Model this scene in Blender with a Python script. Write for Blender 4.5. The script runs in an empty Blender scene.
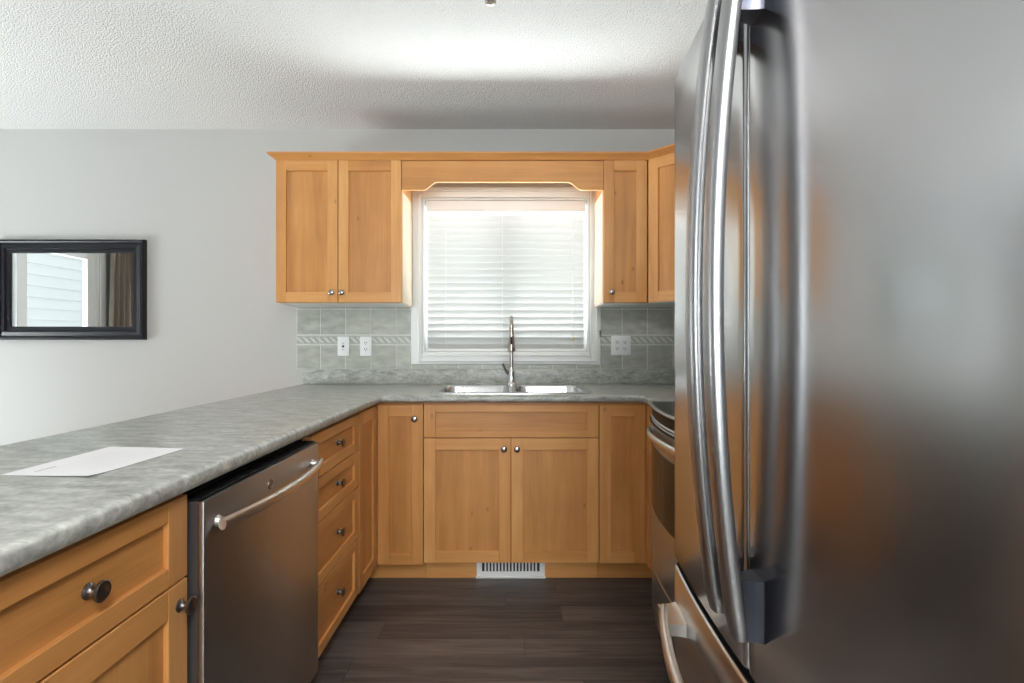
import bpy, bmesh, math, random
from mathutils import Vector, Matrix
random.seed(7)
PI = math.pi
S = bpy.context.scene
C = S.collection

# ------------------------------------------------------------------ camera
CAMZ = 1.168
cam = bpy.data.objects.new('camera', bpy.data.cameras.new('camera'))
C.objects.link(cam)
cam.location = (0, 0, CAMZ)
cam.rotation_euler = (PI/2, 0, 0)
cam.data.sensor_width = 36
cam.data.lens = 17.9
cam.data.clip_start = 0.02
S.camera = cam

# ------------------------------------------------------------------ colour management
S.view_settings.view_transform = 'Standard'
S.view_settings.look = 'None'
S.view_settings.gamma = 1
S.view_settings.use_curve_mapping = False
S.view_settings.exposure = 0.62
S.cycles.use_denoising = True
S.cycles.max_bounces = 8
S.cycles.diffuse_bounces = 5
S.cycles.glossy_bounces = 4
S.cycles.sample_clamp_indirect = 4
S.cycles.caustics_reflective = False
S.cycles.caustics_refractive = False

# ------------------------------------------------------------------ world and lights
W = bpy.data.worlds.new('overcast_sky'); S.world = W; W.use_nodes = True
bg = W.node_tree.nodes['Background']
bg.inputs[0].default_value = (0.86, 0.93, 1.0, 1)
bg.inputs[1].default_value = 1.0

def area(name, loc, target, sx, sy, power, col=(1, 1, 1)):
    l = bpy.data.lights.new(name, 'AREA'); l.shape = 'RECTANGLE'; l.size = sx; l.size_y = sy
    l.energy = power; l.color = col
    o = bpy.data.objects.new(name, l); C.objects.link(o); o.location = loc
    d = Vector(target) - Vector(loc)
    o.rotation_euler = d.to_track_quat('-Z', 'Y').to_euler()
    return o
LWX = -4.0      # left wall of the dining side
RWX = 1.33      # right wall
BY = 3.05       # kitchen window wall
NY = -3.6       # wall behind the camera
CEIL = 2.44
# daylight outside the kitchen window and the patio door, plus added fill lamps
area('daylight_kitchen', (-0.04, 3.66, 1.50), (-0.04, 0, 1.62), 1.3, 1.3, 6, (0.95, 0.98, 1.0))
area('snow_bounce', (-0.04, 4.05, 0.50), (-0.04, 2.65, 2.1), 2.8, 0.8, 215, (0.97, 0.99, 1.0))
area('daylight_patio', (-5.3, 1.7, 3.3), (-2.2, 1.3, 0.6), 2.2, 1.4, 210, (0.95, 0.98, 1.0))
area('upfill_patio', (-5.3, 1.9, -0.05), (-3.0, 1.7, 2.0), 2.2, 1.2, 230, (0.97, 0.99, 1.0))  # added upward fill for the ceiling, outside the patio door
area('fill_behind', (-0.35, -4.1, 1.55), (-0.35, 0, 1.1), 2.7, 1.7, 95, (0.98, 0.99, 1.0))  # added fill light from behind the camera
area('upfill_behind', (-0.35, -4.6, 0.3), (-0.35, -2.6, 1.9), 2.7, 1.2, 360, (0.98, 0.99, 1.0))  # added fill behind the camera, aimed up at the ceiling
area('ceiling_fill_light', (0.35, -0.7, 2.36), (0.2, -0.5, 0), 0.5, 0.5, 30, (1.0, 0.97, 0.94))  # added fill light under the ceiling, no fixture there

# ------------------------------------------------------------------ materials
def new_mat(name):
    m = bpy.data.materials.new(name); m.use_nodes = True
    nt = m.node_tree
    return m, nt, nt.nodes, nt.links, nt.nodes['Principled BSDF']

def simple(name, col, rough=0.5, metal=0.0, bump=0.0, bscale=200, aniso=0.0, coat=0.0, spec=0.5, var=0.0):
    m, nt, N, L, P = new_mat(name)
    P.inputs['Base Color'].default_value = (*col, 1)
    P.inputs['Roughness'].default_value = rough
    P.inputs['Metallic'].default_value = metal
    P.inputs['Specular IOR Level'].default_value = spec
    P.inputs['Coat Weight'].default_value = coat
    tc = N.new('ShaderNodeTexCoord')
    nz = N.new('ShaderNodeTexNoise'); nz.inputs['Scale'].default_value = bscale; nz.inputs['Detail'].default_value = 3
    L.new(tc.outputs['Object'], nz.inputs['Vector'])
    if bump:
        b = N.new('ShaderNodeBump'); b.inputs['Strength'].default_value = bump; b.inputs['Distance'].default_value = 0.002
        L.new(nz.outputs['Fac'], b.inputs['Height']); L.new(b.outputs[0], P.inputs['Normal'])
    mr = N.new('ShaderNodeMapRange')
    mr.inputs['To Min'].default_value = max(0.02, rough - 0.04); mr.inputs['To Max'].default_value = rough + 0.04
    L.new(nz.outputs['Fac'], mr.inputs['Value']); L.new(mr.outputs[0], P.inputs['Roughness'])
    if var:
        mx = N.new('ShaderNodeMix'); mx.data_type = 'RGBA'
        n2 = N.new('ShaderNodeTexNoise'); n2.inputs['Scale'].default_value = 3; L.new(tc.outputs['Object'], n2.inputs['Vector'])
        mx.inputs[6].default_value = (*[c*(1-var) for c in col], 1); mx.inputs[7].default_value = (*[min(1, c*(1+var)) for c in col], 1)
        L.new(n2.outputs['Fac'], mx.inputs[0]); L.new(mx.outputs[2], P.inputs['Base Color'])
    return m

def wood(name, axis):
    """honey stained maple, grain along the local axis 0 or 2"""
    m, nt, N, L, P = new_mat(name)
    tc = N.new('ShaderNodeTexCoord')
    at = N.new('ShaderNodeAttribute'); at.attribute_name = 'tone'
    oi = N.new('ShaderNodeObjectInfo')
    ad = N.new('ShaderNodeMath'); ad.operation = 'MULTIPLY_ADD'; ad.inputs[1].default_value = 13.7
    L.new(at.outputs['Fac'], ad.inputs[0]); L.new(oi.outputs['Random'], ad.inputs[2])
    off = N.new('ShaderNodeVectorMath'); off.operation = 'ADD'
    sc = N.new('ShaderNodeMath'); sc.operation = 'MULTIPLY'; sc.inputs[1].default_value = 7.3
    L.new(ad.outputs[0], sc.inputs[0])
    L.new(tc.outputs['Object'], off.inputs[0]); L.new(sc.outputs[0], off.inputs[1])
    mp = N.new('ShaderNodeMapping')
    s = [14.0, 14.0, 14.0]; s[axis] = 0.9
    mp.inputs['Scale'].default_value = s
    L.new(off.outputs[0], mp.inputs['Vector'])
    n1 = N.new('ShaderNodeTexNoise'); n1.inputs['Scale'].default_value = 1.0; n1.inputs['Detail'].default_value = 6
    n1.inputs['Roughness'].default_value = 0.6; n1.inputs['Distortion'].default_value = 0.6
    L.new(mp.outputs[0], n1.inputs['Vector'])
    mp2 = N.new('ShaderNodeMapping'); s = [160.0, 160.0, 160.0]; s[axis] = 5
    mp2.inputs['Scale'].default_value = s; L.new(off.outputs[0], mp2.inputs['Vector'])
    n2 = N.new('ShaderNodeTexNoise'); n2.inputs['Scale'].default_value = 1.0; n2.inputs['Detail'].default_value = 2
    L.new(mp2.outputs[0], n2.inputs['Vector'])
    n3 = N.new('ShaderNodeTexNoise'); n3.inputs['Scale'].default_value = 5.0; n3.inputs['Detail'].default_value = 2
    L.new(off.outputs[0], n3.inputs['Vector'])
    r = N.new('ShaderNodeValToRGB')
    e = r.color_ramp.elements
    e[0].position = 0.10; e[0].color = (0.42, 0.175, 0.048, 1)
    e[1].position = 0.92; e[1].color = (0.78, 0.41, 0.150, 1)
    mid = r.color_ramp.elements.new(0.5); mid.color = (0.62, 0.285, 0.088, 1)
    a = N.new('ShaderNodeMath'); a.operation = 'MULTIPLY_ADD'; a.inputs[1].default_value = 0.25
    L.new(n2.outputs['Fac'], a.inputs[0]); L.new(n1.outputs['Fac'], a.inputs[2])
    a2 = N.new('ShaderNodeMath'); a2.operation = 'MULTIPLY_ADD'; a2.inputs[1].default_value = 0.3
    L.new(n3.outputs['Fac'], a2.inputs[0]); L.new(a.outputs[0], a2.inputs[2])
    a3 = N.new('ShaderNodeMath'); a3.operation = 'MULTIPLY_ADD'; a3.inputs[1].default_value = 0.40
    L.new(at.outputs['Fac'], a3.inputs[0]); L.new(a2.outputs[0], a3.inputs[2])
    a4 = N.new('ShaderNodeMath'); a4.operation = 'SUBTRACT'; a4.inputs[1].default_value = 0.47
    L.new(a3.outputs[0], a4.inputs[0])
    L.new(a4.outputs[0], r.inputs['Fac'])
    # the few small dark pin knots
    vo = N.new('ShaderNodeTexVoronoi'); vo.inputs['Scale'].default_value = 1.0
    mp3 = N.new('ShaderNodeMapping'); s = [9.0, 9.0, 9.0]; s[axis] = 5.0
    mp3.inputs['Scale'].default_value = s; L.new(off.outputs[0], mp3.inputs['Vector']); L.new(mp3.outputs[0], vo.inputs['Vector'])
    kr = N.new('ShaderNodeMapRange'); kr.inputs['From Min'].default_value = 0.0; kr.inputs['From Max'].default_value = 0.09
    kr.inputs['To Min'].default_value = 0.45; kr.inputs['To Max'].default_value = 1.0
    L.new(vo.outputs['Distance'], kr.inputs['Value'])
    mx = N.new('ShaderNodeMix'); mx.data_type = 'RGBA'; mx.blend_type = 'MULTIPLY'; mx.inputs[0].default_value = 1
    L.new(r.outputs[0], mx.inputs[6]); L.new(kr.outputs[0], mx.inputs[7])
    L.new(mx.outputs[2], P.inputs['Base Color'])
    P.inputs['Roughness'].default_value = 0.34
    b = N.new('ShaderNodeBump'); b.inputs['Strength'].default_value = 0.08; b.inputs['Distance'].default_value = 0.001
    L.new(n2.outputs['Fac'], b.inputs['Height']); L.new(b.outputs[0], P.inputs['Normal'])
    return m

def steel(name, col=(0.62, 0.61, 0.60), rough=0.28, aniso=0.75, rot=0.0, brush='x', streak=0.06):
    m, nt, N, L, P = new_mat(name)
    P.inputs['Metallic'].default_value = 1
    P.inputs['Anisotropic'].default_value = aniso
    P.inputs['Anisotropic Rotation'].default_value = rot
    tg = N.new('ShaderNodeTangent'); tg.direction_type = 'RADIAL'; tg.axis = 'Z'
    L.new(tg.outputs[0], P.inputs['Tangent'])
    tc = N.new('ShaderNodeTexCoord'); mp = N.new('ShaderNodeMapping')
    s = {'x': (3, 3, 500), 'z': (500, 500, 3)}[brush]
    mp.inputs['Scale'].default_value = s
    L.new(tc.outputs['Object'], mp.inputs['Vector'])
    nz = N.new('ShaderNodeTexNoise'); nz.inputs['Scale'].default_value = 1; nz.inputs['Detail'].default_value = 4
    L.new(mp.outputs[0], nz.inputs['Vector'])
    mx = N.new('ShaderNodeMix'); mx.data_type = 'RGBA'
    mx.inputs[6].default_value = (*[c*(1-streak) for c in col], 1); mx.inputs[7].default_value = (*[c*(1+streak) for c in col], 1)
    L.new(nz.outputs['Fac'], mx.inputs[0]); L.new(mx.outputs[2], P.inputs['Base Color'])
    mr = N.new('ShaderNodeMapRange'); mr.inputs['To Min'].default_value = rough*0.95; mr.inputs['To Max'].default_value = rough*1.05
    L.new(nz.outputs['Fac'], mr.inputs['Value']); L.new(mr.outputs[0], P.inputs['Roughness'])
    return m

def countertop_mat():
    m, nt, N, L, P = new_mat('grey_laminate')
    tc = N.new('ShaderNodeTexCoord')
    mp = N.new('ShaderNodeMapping'); mp.inputs['Scale'].default_value = (13, 34, 34); mp.inputs['Rotation'].default_value = (0, 0, 0.06)
    L.new(tc.outputs['Object'], mp.inputs['Vector'])
    n1 = N.new('ShaderNodeTexNoise'); n1.inputs['Scale'].default_value = 1; n1.inputs['Detail'].default_value = 8; n1.inputs['Roughness'].default_value = 0.68
    n1.inputs['Distortion'].default_value = 0.5
    L.new(mp.outputs[0], n1.inputs['Vector'])
    n2 = N.new('ShaderNodeTexNoise'); n2.inputs['Scale'].default_value = 90; n2.inputs['Detail'].default_value = 4
    L.new(tc.outputs['Object'], n2.inputs['Vector'])
    a = N.new('ShaderNodeMath'); a.operation = 'MULTIPLY_ADD'; a.inputs[1].default_value = 0.35
    L.new(n2.outputs['Fac'], a.inputs[0]); L.new(n1.outputs['Fac'], a.inputs[2])
    r = N.new('ShaderNodeValToRGB'); e = r.color_ramp.elements
    e[0].position = 0.48; e[0].color = (0.235, 0.243, 0.222, 1)
    e[1].position = 0.90; e[1].color = (0.62, 0.63, 0.59, 1)
    k = r.color_ramp.elements.new(0.67); k.color = (0.40, 0.41, 0.38, 1)
    L.new(a.outputs[0], r.inputs['Fac']); L.new(r.outputs[0], P.inputs['Base Color'])
    P.inputs['Roughness'].default_value = 0.3
    b = N.new('ShaderNodeBump'); b.inputs['Strength'].default_value = 0.1; b.inputs['Distance'].default_value = 0.001
    L.new(n2.outputs['Fac'], b.inputs['Height']); L.new(b.outputs[0], P.inputs['Normal'])
    return m

def floor_mat():
    m, nt, N, L, P = new_mat('dark_laminate_planks')
    tc = N.new('ShaderNodeTexCoord')
    sp = N.new('ShaderNodeSeparateXYZ'); L.new(tc.outputs['Object'], sp.inputs[0])
    def M(op, a, b=None, c=None):
        n = N.new('ShaderNodeMath'); n.operation = op
        for i, v in enumerate((a, b, c)):
            if v is None: continue
            if isinstance(v, (int, float)): n.inputs[i].default_value = v
            else: L.new(v, n.inputs[i])
        return n.outputs[0]
    PW, PL = 0.125, 1.22
    yy = M('DIVIDE', sp.outputs[1], PW); row = M('FLOOR', yy); fy = M('FRACT', yy)
    wn = N.new('ShaderNodeTexWhiteNoise'); wn.noise_dimensions = '1D'; L.new(row, wn.inputs['W'])
    xx = M('ADD', M('DIVIDE', sp.outputs[0], PL), wn.outputs['Value']); fx = M('FRACT', xx); col = M('FLOOR', xx)
    w2 = N.new('ShaderNodeTexWhiteNoise'); w2.noise_dimensions = '2D'
    cb = N.new('ShaderNodeCombineXYZ'); L.new(row, cb.inputs[0]); L.new(col, cb.inputs[1]); L.new(cb.outputs[0], w2.inputs['Vector'])
    seam = M('MINIMUM', M('MULTIPLY', M('MINIMUM', fy, M('SUBTRACT', 1, fy)), PW), M('MULTIPLY', M('MINIMUM', fx, M('SUBTRACT', 1, fx)), PL))
    sm = N.new('ShaderNodeMapRange'); sm.inputs['From Max'].default_value = 0.0022; sm.inputs['To Min'].default_value = 0.35; L.new(seam, sm.inputs['Value'])
    cv = N.new('ShaderNodeCombineXYZ')
    L.new(M('MULTIPLY_ADD', sp.outputs[0], 1.6, M('MULTIPLY', w2.outputs['Value'], 31)), cv.inputs[0])
    L.new(M('MULTIPLY_ADD', sp.outputs[1], 26, M('MULTIPLY', w2.outputs['Value'], 17)), cv.inputs[1])
    n1 = N.new('ShaderNodeTexNoise'); n1.inputs['Scale'].default_value = 1; n1.inputs['Detail'].default_value = 7; n1.inputs['Roughness'].default_value = 0.65; n1.inputs['Distortion'].default_value = 0.8
    L.new(cv.outputs[0], n1.inputs['Vector'])
    cv2 = N.new('ShaderNodeCombineXYZ'); L.new(M('MULTIPLY', sp.outputs[0], 6), cv2.inputs[0]); L.new(M('MULTIPLY', sp.outputs[1], 170), cv2.inputs[1])
    n2 = N.new('ShaderNodeTexNoise'); n2.inputs['Scale'].default_value = 1; n2.inputs['Detail'].default_value = 3; L.new(cv2.outputs[0], n2.inputs['Vector'])
    f = M('ADD', M('MULTIPLY_ADD', w2.outputs['Value'], 0.22, n1.outputs['Fac']), M('MULTIPLY', M('SUBTRACT', n2.outputs['Fac'], 0.5), 0.3))
    r = N.new('ShaderNodeValToRGB'); e = r.color_ramp.elements
    e[0].position = 0.38; e[0].color = (0.034, 0.030, 0.029, 1)
    e[1].position = 0.85; e[1].color = (0.17, 0.145, 0.132, 1)
    k = r.color_ramp.elements.new(0.6); k.color = (0.088, 0.075, 0.070, 1)
    L.new(f, r.inputs['Fac'])
    mx = N.new('ShaderNodeMix'); mx.data_type = 'RGBA'; mx.blend_type = 'MULTIPLY'; mx.inputs[0].default_value = 1
    L.new(r.outputs[0], mx.inputs[6]); L.new(sm.outputs[0], mx.inputs[7]); L.new(mx.outputs[2], P.inputs['Base Color'])
    P.inputs['Roughness'].default_value = 0.42
    b = N.new('ShaderNodeBump'); b.inputs['Strength'].default_value = 0.15; b.inputs['Distance'].default_value = 0.001
    L.new(n2.outputs['Fac'], b.inputs['Height']); L.new(b.outputs[0], P.inputs['Normal'])
    return m

def ceiling_mat():
    m, nt, N, L, P = new_mat('stipple_ceiling')
    P.inputs['Base Color'].default_value = (0.80, 0.80, 0.80, 1); P.inputs['Roughness'].default_value = 0.95
    tc = N.new('ShaderNodeTexCoord')
    n1 = N.new('ShaderNodeTexNoise'); n1.inputs['Scale'].default_value = 130; n1.inputs['Detail'].default_value = 4; n1.inputs['Roughness'].default_value = 0.7
    L.new(tc.outputs['Object'], n1.inputs['Vector'])
    v = N.new('ShaderNodeTexVoronoi'); v.inputs['Scale'].default_value = 150; L.new(tc.outputs['Object'], v.inputs['Vector'])
    a = N.new('ShaderNodeMath'); a.operation = 'SUBTRACT'; L.new(n1.outputs['Fac'], a.inputs[0]); L.new(v.outputs['Distance'], a.inputs[1])
    b = N.new('ShaderNodeBump'); b.inputs['Strength'].default_value = 0.8; b.inputs['Distance'].default_value = 0.005
    L.new(a.outputs[0], b.inputs['Height']); L.new(b.outputs[0], P.inputs['Normal'])
    return m

def tile_mat():
    m, nt, N, L, P = new_mat('grey_glazed_tile')
    tc = N.new('ShaderNodeTexCoord'); at = N.new('ShaderNodeAttribute'); at.attribute_name = 'tone'
    mp = N.new('ShaderNodeMapping'); mp.inputs['Scale'].default_value = (14, 14, 30); mp.inputs['Rotation'].default_value = (0, 0.5, 0)
    L.new(tc.outputs['Object'], mp.inputs['Vector'])
    n = N.new('ShaderNodeTexNoise'); n.inputs['Scale'].default_value = 1; n.inputs['Detail'].default_value = 6; L.new(mp.outputs[0], n.inputs['Vector'])
    a = N.new('ShaderNodeMath'); a.operation = 'MULTIPLY_ADD'; a.inputs[1].default_value = 0.12; L.new(at.outputs['Fac'], a.inputs[0]); L.new(n.outputs['Fac'], a.inputs[2])
    r = N.new('ShaderNodeValToRGB'); e = r.color_ramp.elements
    e[0].position = 0.3; e[0].color = (0.34, 0.35, 0.31, 1); e[1].position = 0.85; e[1].color = (0.54, 0.55, 0.495, 1)
    L.new(a.outputs[0], r.inputs['Fac']); L.new(r.outputs[0], P.inputs['Base Color']); P.inputs['Roughness'].default_value = 0.3
    return m

def siding_mat():
    m = simple('white_vinyl_siding', (0.70, 0.70, 0.69), 0.6)
    return m

def glass_mat():
    m, nt, N, L, P = new_mat('window_glass')
    N.remove(P)
    out = N['Material Output']
    t = N.new('ShaderNodeBsdfTransparent'); t.inputs[0].default_value = (0.96, 0.98, 0.97, 1)
    g = N.new('ShaderNodeBsdfGlossy'); g.inputs['Roughness'].default_value = 0.02
    lw = N.new('ShaderNodeLayerWeight'); lw.inputs[0].default_value = 0.03
    mx = N.new('ShaderNodeMixShader'); L.new(lw.outputs['Fresnel'], mx.inputs[0]); L.new(t.outputs[0], mx.inputs[1]); L.new(g.outputs[0], mx.inputs[2])
    L.new(mx.outputs[0], out.inputs[0])
    return m

def blind_mat():
    m, nt, N, L, P = new_mat('white_blind_slat')
    out = N['Material Output']
    P.inputs['Base Color'].default_value = (0.68, 0.68, 0.67, 1); P.inputs['Roughness'].default_value = 0.5
    t = N.new('ShaderNodeBsdfTranslucent'); t.inputs[0].default_value = (0.9, 0.92, 0.92, 1)
    mx = N.new('ShaderNodeMixShader'); mx.inputs[0].default_value = 0.10
    L.new(P.outputs[0], mx.inputs[1]); L.new(t.outputs[0], mx.inputs[2]); L.new(mx.outputs[0], out.inputs[0])
    return m

def curtain_mat():
    m = simple('brown_curtain_fabric', (0.24, 0.20, 0.165), 0.9, bump=0.3, bscale=600, var=0.15)
    return m

WV = wood('honey_maple_upright', 2); WH = wood('honey_maple_sideways', 0)
M_WALL = simple('grey_wall_paint', (0.50, 0.498, 0.49), 0.85, bump=0.05, bscale=350)
M_CEIL = ceiling_mat(); M_FLOOR = floor_mat(); M_COUNTER = countertop_mat()
M_TRIM = simple('white_trim_paint', (0.84, 0.85, 0.85), 0.4)
M_MELA = simple('pale_melamine', (0.70, 0.69, 0.66), 0.4)
M_LITSIDE = simple('window_lit_side', (0.74, 0.62, 0.48), 0.4)  # cabinet side wood with window glare put into the colour
M_NICKEL = simple('brushed_nickel', (0.42, 0.39, 0.37), 0.25, metal=1, var=0.15)
M_PEWTER = simple('dark_pewter', (0.22, 0.20, 0.19), 0.3, metal=1, var=0.2)
M_STEEL = steel('fridge_steel', (0.60, 0.60, 0.61), 0.21, 0.8, 0.25, streak=0.02)
M_STEELD = steel('dishwasher_steel', (0.42, 0.41, 0.405), 0.36, 0.7, 0.25, streak=0.03)
M_STEELR = steel('range_steel', (0.50, 0.49, 0.48), 0.3, 0.5, 0.0)
M_HANDLE = simple('satin_steel_handle', (0.44, 0.44, 0.455), 0.34, metal=1)
M_HANDLEW = simple('warm_steel_handle', (0.74, 0.70, 0.66), 0.3, metal=1)
M_SINK = simple('sink_steel', (0.72, 0.72, 0.73), 0.2, metal=1)
M_CHROME = simple('chrome', (0.7, 0.7, 0.72), 0.08, metal=1)
M_BRONZE = simple('warm_nickel', (0.52, 0.46, 0.40), 0.22, metal=1)
M_BLACK = simple('black_plastic', (0.010, 0.010, 0.011), 0.45, spec=0.2)
M_GASKET = simple('dark_gasket', (0.02, 0.02, 0.022), 0.6)
M_BLKGLASS = simple('black_ceramic_glass', (0.006, 0.006, 0.007), 0.08, spec=0.25)
M_TILE = tile_mat(); M_GROUT = simple('pale_grout', (0.74, 0.74, 0.71), 0.8)
M_TLIGHT = simple('pale_tile_glaze', (0.62, 0.63, 0.59), 0.3); M_TGREY = simple('mid_grey_tile_glaze', (0.40, 0.41, 0.38), 0.3)
M_CORE = simple('dark_brown_metal_side', (0.055, 0.048, 0.045), 0.4)
M_MOUNT = simple('dark_handle_bracket', (0.07, 0.075, 0.095), 0.3, metal=1)
M_PLATE = simple('white_outlet_plastic', (0.84, 0.85, 0.86), 0.35)
M_SLOT = simple('outlet_slot_dark', (0.03, 0.03, 0.03), 0.6)
M_FRAME = simple('navy_black_frame', (0.006, 0.006, 0.011), 0.38, spec=0.35)
M_MIRROR = simple('silvered_mirror', (0.88, 0.90, 0.89), 0.0, metal=1)
M_MIRROR.node_tree.nodes['Principled BSDF'].inputs['Roughness'].default_value = 0.0
for l in list(M_MIRROR.node_tree.links):
    if l.to_socket.name == 'Roughness': M_MIRROR.node_tree.links.remove(l)
M_PAPER = simple('white_paper', (0.93, 0.93, 0.95), 0.7); M_INK = simple('grey_ink', (0.30, 0.30, 0.33), 0.8)
M_INKL = simple('faint_grey_ink', (0.78, 0.78, 0.80), 0.8)
M_BLIND = blind_mat(); M_GLASS = glass_mat(); M_CURT = curtain_mat(); M_SIDING = siding_mat()
M_CASE = simple('fridge_case_grey', (0.16, 0.16, 0.165), 0.5)
M_SNOW = simple('snowy_ground', (0.85, 0.87, 0.9), 0.9)

# ------------------------------------------------------------------ mesh helpers
def nb():
    bm = bmesh.new(); bm.faces.layers.float.new('tone'); return bm

def box(bm, x0, x1, y0, y1, z0, z1, bev=0.0, mi=0, seg=1, tone=None):
    t = random.random() if tone is None else tone
    tmp = bmesh.new()
    bmesh.ops.create_cube(tmp, size=1)
    for v in tmp.verts:
        v.co = Vector((x0 + (v.co.x+.5)*(x1-x0), y0 + (v.co.y+.5)*(y1-y0), z0 + (v.co.z+.5)*(z1-z0)))
    if bev:
        bmesh.ops.bevel(tmp, geom=tmp.edges[:], offset=bev, segments=seg, affect='EDGES', profile=0.5, clamp_overlap=True)
    merge(bm, tmp, mi, t)

def merge(bm, tmp, mi=0, tone=0.5, mat=None):
    lay = bm.faces.layers.float['tone']
    new = {v: bm.verts.new(mat @ v.co if mat else v.co) for v in tmp.verts}
    for f in tmp.faces:
        try: nf = bm.faces.new([new[v] for v in f.verts])
        except ValueError: continue
        nf.material_index = mi; nf[lay] = tone
    tmp.free()

def loft(bm, rings, mi=0, closed=True, cap=True, tone=0.5, loop=False):
    """rings: lists of points of one length"""
    lay = bm.faces.layers.float['tone']
    R = [[bm.verts.new(Vector(p)) for p in r] for r in rings]
    n = len(R[0]); pairs = list(zip(R[:-1], R[1:]))
    if loop: pairs.append((R[-1], R[0]))
    for a, b in pairs:
        for i in range(n if closed else n-1):
            j = (i+1) % n
            f = bm.faces.new((a[i], a[j], b[j], b[i])); f.material_index = mi; f[lay] = tone
    if cap and closed and not loop:
        for r in (R[0][::-1], R[-1]):
            f = bm.faces.new(r); f.material_index = mi; f[lay] = tone

def lathe(bm, prof, origin, axis, n=24, mi=0, tone=0.5):
    """prof: (radius, distance along the axis)"""
    ax = Vector(axis).normalized(); q = Vector((0, 0, 1)).rotation_difference(ax); o = Vector(origin)
    rings = [[o + q @ Vector((max(r, 1e-5)*math.cos(2*PI*i/n), max(r, 1e-5)*math.sin(2*PI*i/n), d)) for i in range(n)] for r, d in prof]
    loft(bm, rings, mi, tone=tone)

def tube(bm, pts, rad, n=14, mi=0, tone=0.5):
    pts = [Vector(p) for p in pts]
    rads = rad if isinstance(rad, (list, tuple)) else [rad]*len(pts)
    rings = []; up = None
    for i, p in enumerate(pts):
        d = (pts[min(i+1, len(pts)-1)] - pts[max(i-1, 0)]).normalized()
        if up is None:
            up = d.orthogonal().normalized()
        else:
            up = (up - d*up.dot(d)).normalized()
        s = d.cross(up)
        rings.append([p + (up*math.cos(2*PI*k/n) + s*math.sin(2*PI*k/n))*rads[i] for k in range(n)])
    loft(bm, rings, mi, tone=tone)

def rrect(cx, cy, w, h, r, n=5):
    out = []
    for (sx, sy, a0) in ((1, 1, 0), (-1, 1, PI/2), (-1, -1, PI), (1, -1, 3*PI/2)):
        for k in range(n+1):
            a = a0 + PI/2*k/n
            out.append((cx + sx*(w/2-r) + r*math.cos(a), cy + sy*(h/2-r) + r*math.sin(a)))
    return out

def slab_with_holes(bm, outer, holes, z0, z1, mi=0, tone=0.5, bevel=None, seg=4):
    tmp = bmesh.new()
    for loop in [outer]+holes:
        vs = [tmp.verts.new((x, y, z1)) for x, y in loop]
        for i in range(len(vs)): tmp.edges.new((vs[i], vs[(i+1) % len(vs)]))
    bmesh.ops.triangle_fill(tmp, use_beauty=True, use_dissolve=False, edges=tmp.edges[:])
    bmesh.ops.dissolve_limit(tmp, angle_limit=0.01, verts=tmp.verts[:], edges=[e for e in tmp.edges if len(e.link_faces) == 2]) if not holes else None
    g = bmesh.ops.extrude_face_region(tmp, geom=tmp.faces[:])
    for v in g['geom']:
        if isinstance(v, bmesh.types.BMVert): v.co.z = z0
    bmesh.ops.recalc_face_normals(tmp, faces=tmp.faces[:])
    if bevel:
        sel = []
        for e in tmp.edges:
            a, b = e.verts[0].co, e.verts[1].co
            if abs(a.z-b.z) < 1e-6 and len(e.link_faces) == 2:
                nz = [abs(f.normal.z) for f in e.link_faces]
                if min(nz) < 0.5 < max(nz) and bevel['pick']((a+b)/2): sel.append(e)
        bmesh.ops.bevel(tmp, geom=sel, offset=bevel['r'], segments=seg, affect='EDGES', profile=0.5, clamp_overlap=True)
    merge(bm, tmp, mi, tone)

def build(name, bm, mats, parent=None, loc=None, rotz=0, smooth=35, recalc=True):
    if recalc: bmesh.ops.recalc_face_normals(bm, faces=bm.faces[:])
    me = bpy.data.meshes.new(name); bm.to_mesh(me); bm.free()
    for m in (mats if isinstance(mats, (list, tuple)) else [mats]): me.materials.append(m)
    if smooth:
        for p in me.polygons: p.use_smooth = True
        me.set_sharp_from_angle(angle=math.radians(smooth))
    o = bpy.data.objects.new(name, me); C.objects.link(o)
    if parent: o.parent = parent
    if loc: o.location = loc
    o.rotation_euler = (0, 0, rotz)
    return o

def tag(o, label, cat, group=None):
    o['label'] = label; o['category'] = cat
    if group: o['group'] = group
    return o

def thing(name, label, cat, loc=(0, 0, 0), rotz=0, group=None):
    o = bpy.data.objects.new(name, None); C.objects.link(o); o.location = loc; o.rotation_euler = (0, 0, rotz)
    o.empty_display_size = 0.1
    return tag(o, label, cat, group)

def struct(name, bm, mats, parent=None, smooth=0):
    o = build(name, bm, mats, parent, smooth=smooth)
    if not parent: o['kind'] = 'structure'
    return o

def wall_boxes(bm, u0, u1, z0, z1, holes, mk):
    """wall as boxes round its holes; mk(u0,u1,z0,z1)"""
    us = sorted({u0, u1, *[h[0] for h in holes], *[h[1] for h in holes]})
    for a, b in zip(us[:-1], us[1:]):
        hs = sorted([h for h in holes if h[0] < (a+b)/2 < h[1]], key=lambda h: h[2])
        z = z0
        for h in hs:
            if h[2] > z: mk(a, b, z, h[2])
            z = h[3]
        if z < z1: mk(a, b, z, z1)

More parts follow.
